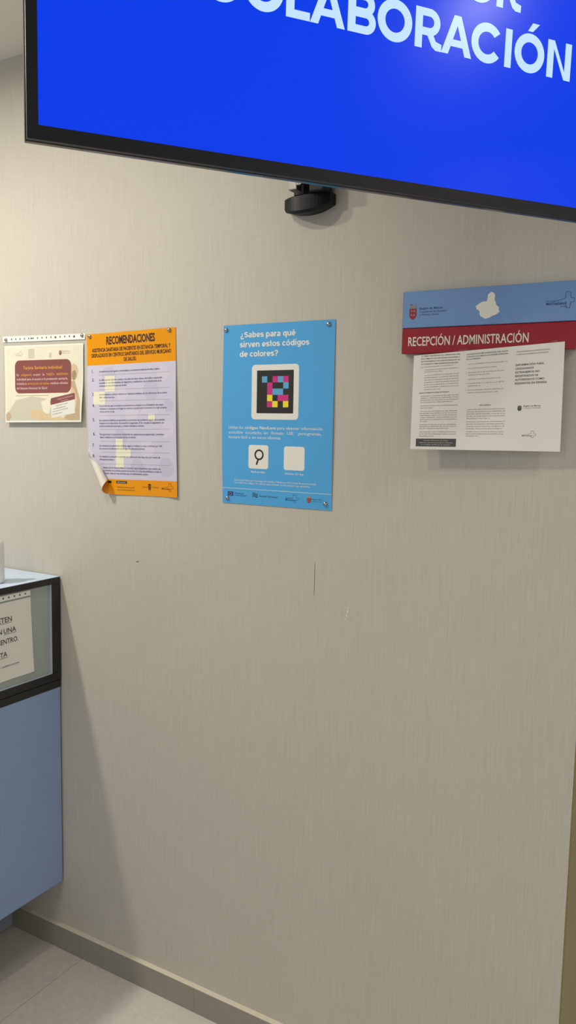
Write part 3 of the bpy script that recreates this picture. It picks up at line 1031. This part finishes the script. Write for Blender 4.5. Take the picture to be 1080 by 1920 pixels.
tag(mb.build('map_silhouette', upper), 'white map silhouette')
mb = MB()
shield(SG, mb, *su(-.6450, 1.7945), 15.5, 32, REDI, mat('crown_grey', (140, 134, 136), .5), 1)
for s, x, z, w, c in (('Región de Murcia', -.6232, 1.7822, 49, 4.2), ('Consejería de Sanidad', -.6232, 1.7762, 56, 3.6), ('y Política Social', -.6232, 1.7702, 40, 3.6)):
    SG.text(mb, s, *su(x, z), c, DKBL, 1, w, bold=.012 if c > 4 else 0)
mb.build('crest_emblem', upper)
mb = MB()
cross_outline(SG, mb, *su(-.362, 1.7997), 41, 30, DKBL, 1, .7)
SG.text(mb, 'Servicio', *su(-.371, 1.7828), 2.6, DKBL, 1, 14)
SG.text(mb, 'MurciaSalud', *su(-.371, 1.7768), 4.6, DKBL, 1, 36, bold=.015)
SG.text(mb, 'de Salud', *su(-.345, 1.7722), 2.4, DKBL, 1, 12)
mb.build('cross_emblem', upper)
mb = MB()
SG.text(mb, 'RECEPCIÓN / ADMINISTRACIÓN', *su(-.6453, 1.7100), 17.5, SGW, 1, 244.5, bold=.010)
tag(mb.build('sign_lettering', lower), 'white sign lettering')

# ------------------------------------------------------------------ information leaflet taped over the sign
def leaf_shape(S, u, v, off):
    a, b = u / S.W, v / S.H
    return S.flat(u, v) + S.n * (.002 * math.sin(math.pi * b) * math.sin(math.pi * a * 3) + .0015 * math.sin(math.pi * a) * b + off)
# corners are where the sheet hangs: the top lies on the sign face, the foot stands clear of the wall
SL = Sheet((-0.6312, -0.0236, 1.6901), (-0.3332, -0.0236, 1.7086), (-0.3309, -0.0240, 1.5041), (-0.6297, -0.0300, 1.4996), 297, 210, leaf_shape, .0002)
lp = thing('leaflet', (-.48, -.024, 1.495), 'white printed leaflet in three columns taped over the red sign', 'leaflet')
LEAF = mat('leaflet_white', (238, 235, 227), .6)
LINK = mat('leaflet_grey_ink', (108, 104, 100), .7)
LINB = mat('leaflet_bold_ink', (62, 60, 58), .7)
mb = MB(); SL.body(mb, LEAF, LEAF, 24, 16); mb.build('sheet', lp)
mb = MB()
def para(u, v0, v1, w, n, m=LINK, cap=2.2, bold=0.006, last=1.0, ch=38, indent=0):
    for k in range(n):
        vv = v0 + (v1 - v0) * (k / max(1, n - 1))
        ww = w * (last if k == n - 1 else 1)
        SL.text(mb, filler(int(ch * (last if k == n - 1 else 1))), u + (indent if k else 0), vv, cap, m, 1, ww, bold=bold)
for k, (s, w) in enumerate([('¿CÓMO OBTENGO EL DERECHO DEL', 82), ('DOCUMENTO DE ASISTENCIA SANITARIA A', 81), ('EXTRANJEROS NO REGISTRADOS NI', 81), ('AUTORIZADOS COMO RESIDENTES EN ESPAÑA?', 78)]):
    SL.text(mb, s, 16.2, 4.4 + k * 5.9, 2.6, LINB, 1, w, bold=.012, slope=.03)
para(16.2, 28.5, 28.5, 68, 1)
para(25, 35, 39.5, 70, 2, last=.55)
para(25, 47, 78.5, 71, 7, last=.5)
SL.text(mb, '¿QUÉ DOCUMENTOS DEBO ENTREGAR?', 14.2, 86, 2.4, LINB, 1, 64, bold=.012)
para(18.7, 92.6, 106.5, 79, 4, last=.85)
para(18.7, 114.5, 119.0, 78, 2, last=.35)
para(18.7, 126.5, 149.2, 77, 6, last=.2)
para(18.7, 156.0, 164.5, 76, 3, last=.8)
para(18.7, 172.0, 181.5, 76, 3, last=.4)
mb.build('left_column', lp)
mb = MB()
for k, s in enumerate(['¿CUÁLES SON MIS DERECHOS DEL PLAN?', 'CON ESTE DOCUMENTO SE OBTIENE ATENCIÓN', 'EN LA REGIÓN']):
    SL.text(mb, s, 110.6, 9.2 + k * 5.2, 2.6, LINB, 1, (82, 81, 28)[k], bold=.010)
for v, w in ((29.5, 76), (38.5, 56), (47.2, 70), (52.4, 42), (61.5, 64), (70.0, 71), (75.5, 24), (84, 70), (89.5, 60)):
    SL.text(mb, filler(int(w * .5)), 115.5, v, 2.2, LINK, 1, w, bold=.006)
    if v not in (52.4, 75.5, 89.5):
        SL.disc(mb, 111.5, v - .9, .6, LINK, 1, 6)
mb.build('middle_column', lp)
mb = MB()
SL.text(mb, 'RECUERDA', 140.7, 117, 2.5, LINB, 1, 22, bold=.012)
para(115.5, 125, 144.0, 75.5, 5, last=.6)
para(115.5, 151, 165.5, 75, 4, last=.95)
para(115.5, 172, 181.0, 74, 3, last=.35)
mb.build('reminder_text', lp)
mb = MB()
SL.text(mb, 'ASISTENCIA SANITARIA EN LA REGIÓN DE MURCIA', 208.9, 13.0, 2.2, LINB, 1, 62)
SL.text(mb, 'A PERSONAS EXTRANJERAS EN SITUACIÓN NO', 208.9, 18.4, 2.2, LINB, 1, 59)
mb.build('column_header', lp)
mb = MB()
for k, (s, w) in enumerate([('INFORMACIÓN PARA', 53), ('CIUDADANOS', 34.5), ('EXTRANJEROS NO', 46), ('REGISTRADOS NI', 43), ('AUTORIZADOS COMO', 55), ('RESIDENTES EN ESPAÑA', 60)]):
    SL.text(mb, s, 208, 40.0 + k * 7.35, 3.8, LINB, 1, w, bold=.014)
tag(mb.build('heading', lp), 'bold heading in six lines')
mb = MB()
SL.grid(mb, 11.8, 186.2, 96.4, 203.6, mat('leaflet_dark_box', (78, 77, 76), .6), 1, 8, 2)
for k, (s, w) in enumerate([('Servicio Murciano de Salud', 50), ('Atención a personas extranjeras residentes', 70), ('en la Región de Murcia en situación', 62)]):
    SL.text(mb, s, 54, 191.2 + k * 4.6, 2.0, SGW, 2, w, align='C')
tag(mb.build('caption_box', lp), 'dark grey caption box')
mb = MB()
shield(SL, mb, 215.2, 118.6, 7.6, 11.5, GREYI, LINK, 1)
SL.text(mb, 'Región de Murcia', 226.5, 121.6, 2.6, LINB, 1, 32, bold=.01)
SL.text(mb, 'Consejería de Sanidad', 226.5, 125.4, 2.1, LINK, 1, 32)
mb.build('crest_logo', lp)
mb = MB()
cross_outline(SL, mb, 227, 170, 24.5, 13.5, LINK, 1, .5)
SL.text(mb, 'MurciaSalud', 225.5, 180.5, 2.6, LINK, 1, 19, bold=.01)
mb.build('cross_logo', lp)
TAPE = mat('glossy_clear_tape', (222, 220, 210), .12, spec=.8)
for (u0, u1, v0, v1) in ((94, 112, -4, 3), (272, 284, -4, 3.5)):
    mb = MB()
    SL.grid(mb, u0, v0, u1, v1, FILM, 4, 3, 3)
    mb.build('tape_strip', lp)

# ------------------------------------------------------------------ reception counter
CX = -1.6712
WTOP = mat('counter_top_laminate', (196, 216, 242), .3, noise=(12, .05))
PBLUE = mat('counter_blue_laminate', (134, 155, 194), .38, noise=(6, .04))
CBLK = mat('counter_black_frame', (26, 25, 25), .42)
GLASS = mat('counter_grey_glass', (160, 170, 164), .22, spec=.5)
GASK = mat('counter_bright_gasket', (176, 190, 204), .35)
CARC = mat('counter_carcass', (96, 104, 116), .6)
ct = thing('reception_counter', (CX - .35, -0.6, 0), 'blue reception counter with black framed glass front against the wall', 'counter')
YB, YF = -0.0035, -2.6                # end at the wall, end towards the room
XB = CX - 0.62
mb = MB()
mb.box((XB, YF, 1.1015), (CX - .0015, YB, 1.1105), WTOP, bevel=.0012)
tag(mb.build('worktop', ct), 'pale blue worktop')
def fbox(mbx, y0, y1, z0, z1, d0, d1, m, bv=.0012):
    mbx.box((CX - d0, y0, z0), (CX + d1, y1, z1), m, bevel=bv)
mb = MB()
fbox(mb, YF, YB, 1.0915, 1.1095, .03, 0, CBLK)
fbox(mb, -0.0345, YB, 0.8376, 1.0914, .03, 0, CBLK)
fbox(mb, YF, YB, 0.8155, 0.8375, .03, 0, CBLK)
fbox(mb, YF, YF + .03, 0.8376, 1.0914, .03, 0, CBLK)
fbox(mb, YF, YB, 0.7925, 0.8140, .03, -.001, CBLK)
mb.build('black_frame', ct)
mb = MB()
fbox(mb, YF + .028, -0.033, 0.836, 1.093, .014, -.008, GLASS, 0)
tag(mb.build('glass_pane', ct), 'grey green glass pane')
mb = MB()
fbox(mb, -0.0372, -0.0345, 0.8375, 1.0915, .008, -.0015, GASK, 0)
fbox(mb, YF + .03, -0.0345, 0.8375, 0.8392, .008, -.0015, GASK, 0)
mb.build('gasket', ct)
mb = MB()
fbox(mb, YF, YB - .004, 0.2093, 0.7925, .018, -.001, PBLUE)
tag(mb.build('front_panel', ct), 'blue lower panel')
mb = MB()
mb.box((XB, YF, 0.0), (XB + .018, YB - .004, 1.1012), CARC)
mb.box((XB, YF, 0.22), (CX - .03, YF + .018, 1.1012), CARC)
mb.box((XB + .018, YF + .018, 0.2095), (CX - .02, YB - .006, 0.225), CARC)
mb.build('carcass', ct)
mb = MB()
mb.box((CX - .098, YF + .05, 0.111), (CX - .080, -0.1240, 0.2094), CARC, bevel=.001)
mb.build('under_rail', ct)
for y in (-.35, -2.05):
    mb = MB()
    mb.box((CX - .40, y - .03, 0), (CX - .34, y + .03, .2094), CBLK, bevel=.002)
    mb.build('foot', ct)

# notice in a punched sleeve stuck on the glass of the counter
gx = CX - .0078
def P3(y, z): return Vector((gx, y + .0075, z))
SCN = Sheet(P3(-.325, 1.0865), P3(-.1125, 1.0872), P3(-.1055, .8610), P3(-.330, .8560), 212, 228,
            lambda S, u, v, off: S.flat(u, v) + S.n * (.0012 + .0035 * (v / S.H) ** 2 * math.sin(u / S.W * 5) ** 2 + off), .0003)
cn = thing('counter_notice', (gx, -.215, .86), 'white typed notice in a punched sleeve on the counter glass', 'notice')
mb = MB()
SCN.grid(mb, 0, 0, 212, 14, SHW, 0, 10, 1)
SCN.grid(mb, 0, 0, 212, 14, SHW, -1, 10, 1, back=True)
cst = mb.build('punched_strip', cn)
mb = MB()
for k in range(11):
    SCN.disc(mb, 195 - k * 18.2, 6.6 + (k % 2) * .3, 2.6, HOLE, .6, 12)
mb.build('punched_holes', cst)
NP = mat('notice_paper', (240, 237, 230), .55, noise=(20, .03))
mb = MB()
SCN.grid(mb, 0, 18.5, 212, 228, NP, 0, 12, 14, True)
SCN.grid(mb, 0, 18.5, 212, 228, NP, -1, 12, 14, True, back=True)
mb.build('sheet', cn)
mb = MB()
def csu(y, z): return ((y + .327) / (.2178) * 212, (1.0868 - z) / .2285 * 228)
for s, yr, z, cap, und, wd in (('RESPETEN', -.1750, 1.0157, 13.2, 1, 84), ('EN', -.2085, .9860, 12.6, 0, 23), ('UNA', -.1625, .9858, 12.8, 1, 39.5), ('CENTRO.', -.1560, .9577, 13.0, 0, 68), ('CITA', -.1932, .9236, 13.0, 1, 40)):
    u, v = csu(yr, z)
    SCN.text(mb, s, u, v, cap, LINB, 1, wd, align='R', bold=.016)
    if und:
        SCN.grid(mb, u - wd, v + 2.2, u, v + 3.3, LINB, 1, 4, 1)
tag(mb.build('typed_text', cn), 'black typed capitals')
mb = MB()
u, v = csu(-.1562, .8955)
SCN.text(mb, 'gracias por su colaboración', u, v, 4.6, LINB, 1, 118, align='R', bold=.012)
mb.build('closing_line', cn)
mb = MB()
SCN.grid(mb, 0, 14, 212, 229, FILM, 4, 10, 12, True)
mb.build('clear_film', cn)

# white dispenser bottle on the counter top
BOT = mat('white_bottle_plastic', (228, 229, 224), .35)
bxy = Vector((-1.7458, -0.1702, 1.1105))
bt = thing('dispenser_bottle', bxy, 'white pump bottle standing on the counter worktop', 'bottle')
mb = MB()
mb.lathe([(.026, 0), (.0295, .002), (.030, .006), (.030, .100), (.0285, .108), (.024, .115), (.014, .121), (.011, .123), (.011, .128)], bxy, (0, 0, 1), BOT, 32)
mb.build('bottle_body', bt)
mb = MB()
mb.lathe([(.012, .1285), (.012, .140), (.006, .142), (.004, .143), (.004, .160), (.013, .161), (.013, .169), (.009, .171)], bxy, (0, 0, 1), BOT, 24)
mb.tube(bxy + Vector((0, 0, .165)), bxy + Vector((-.028, -.020, .162)), .0042, BOT, 12)
mb.build('pump_head', bt)
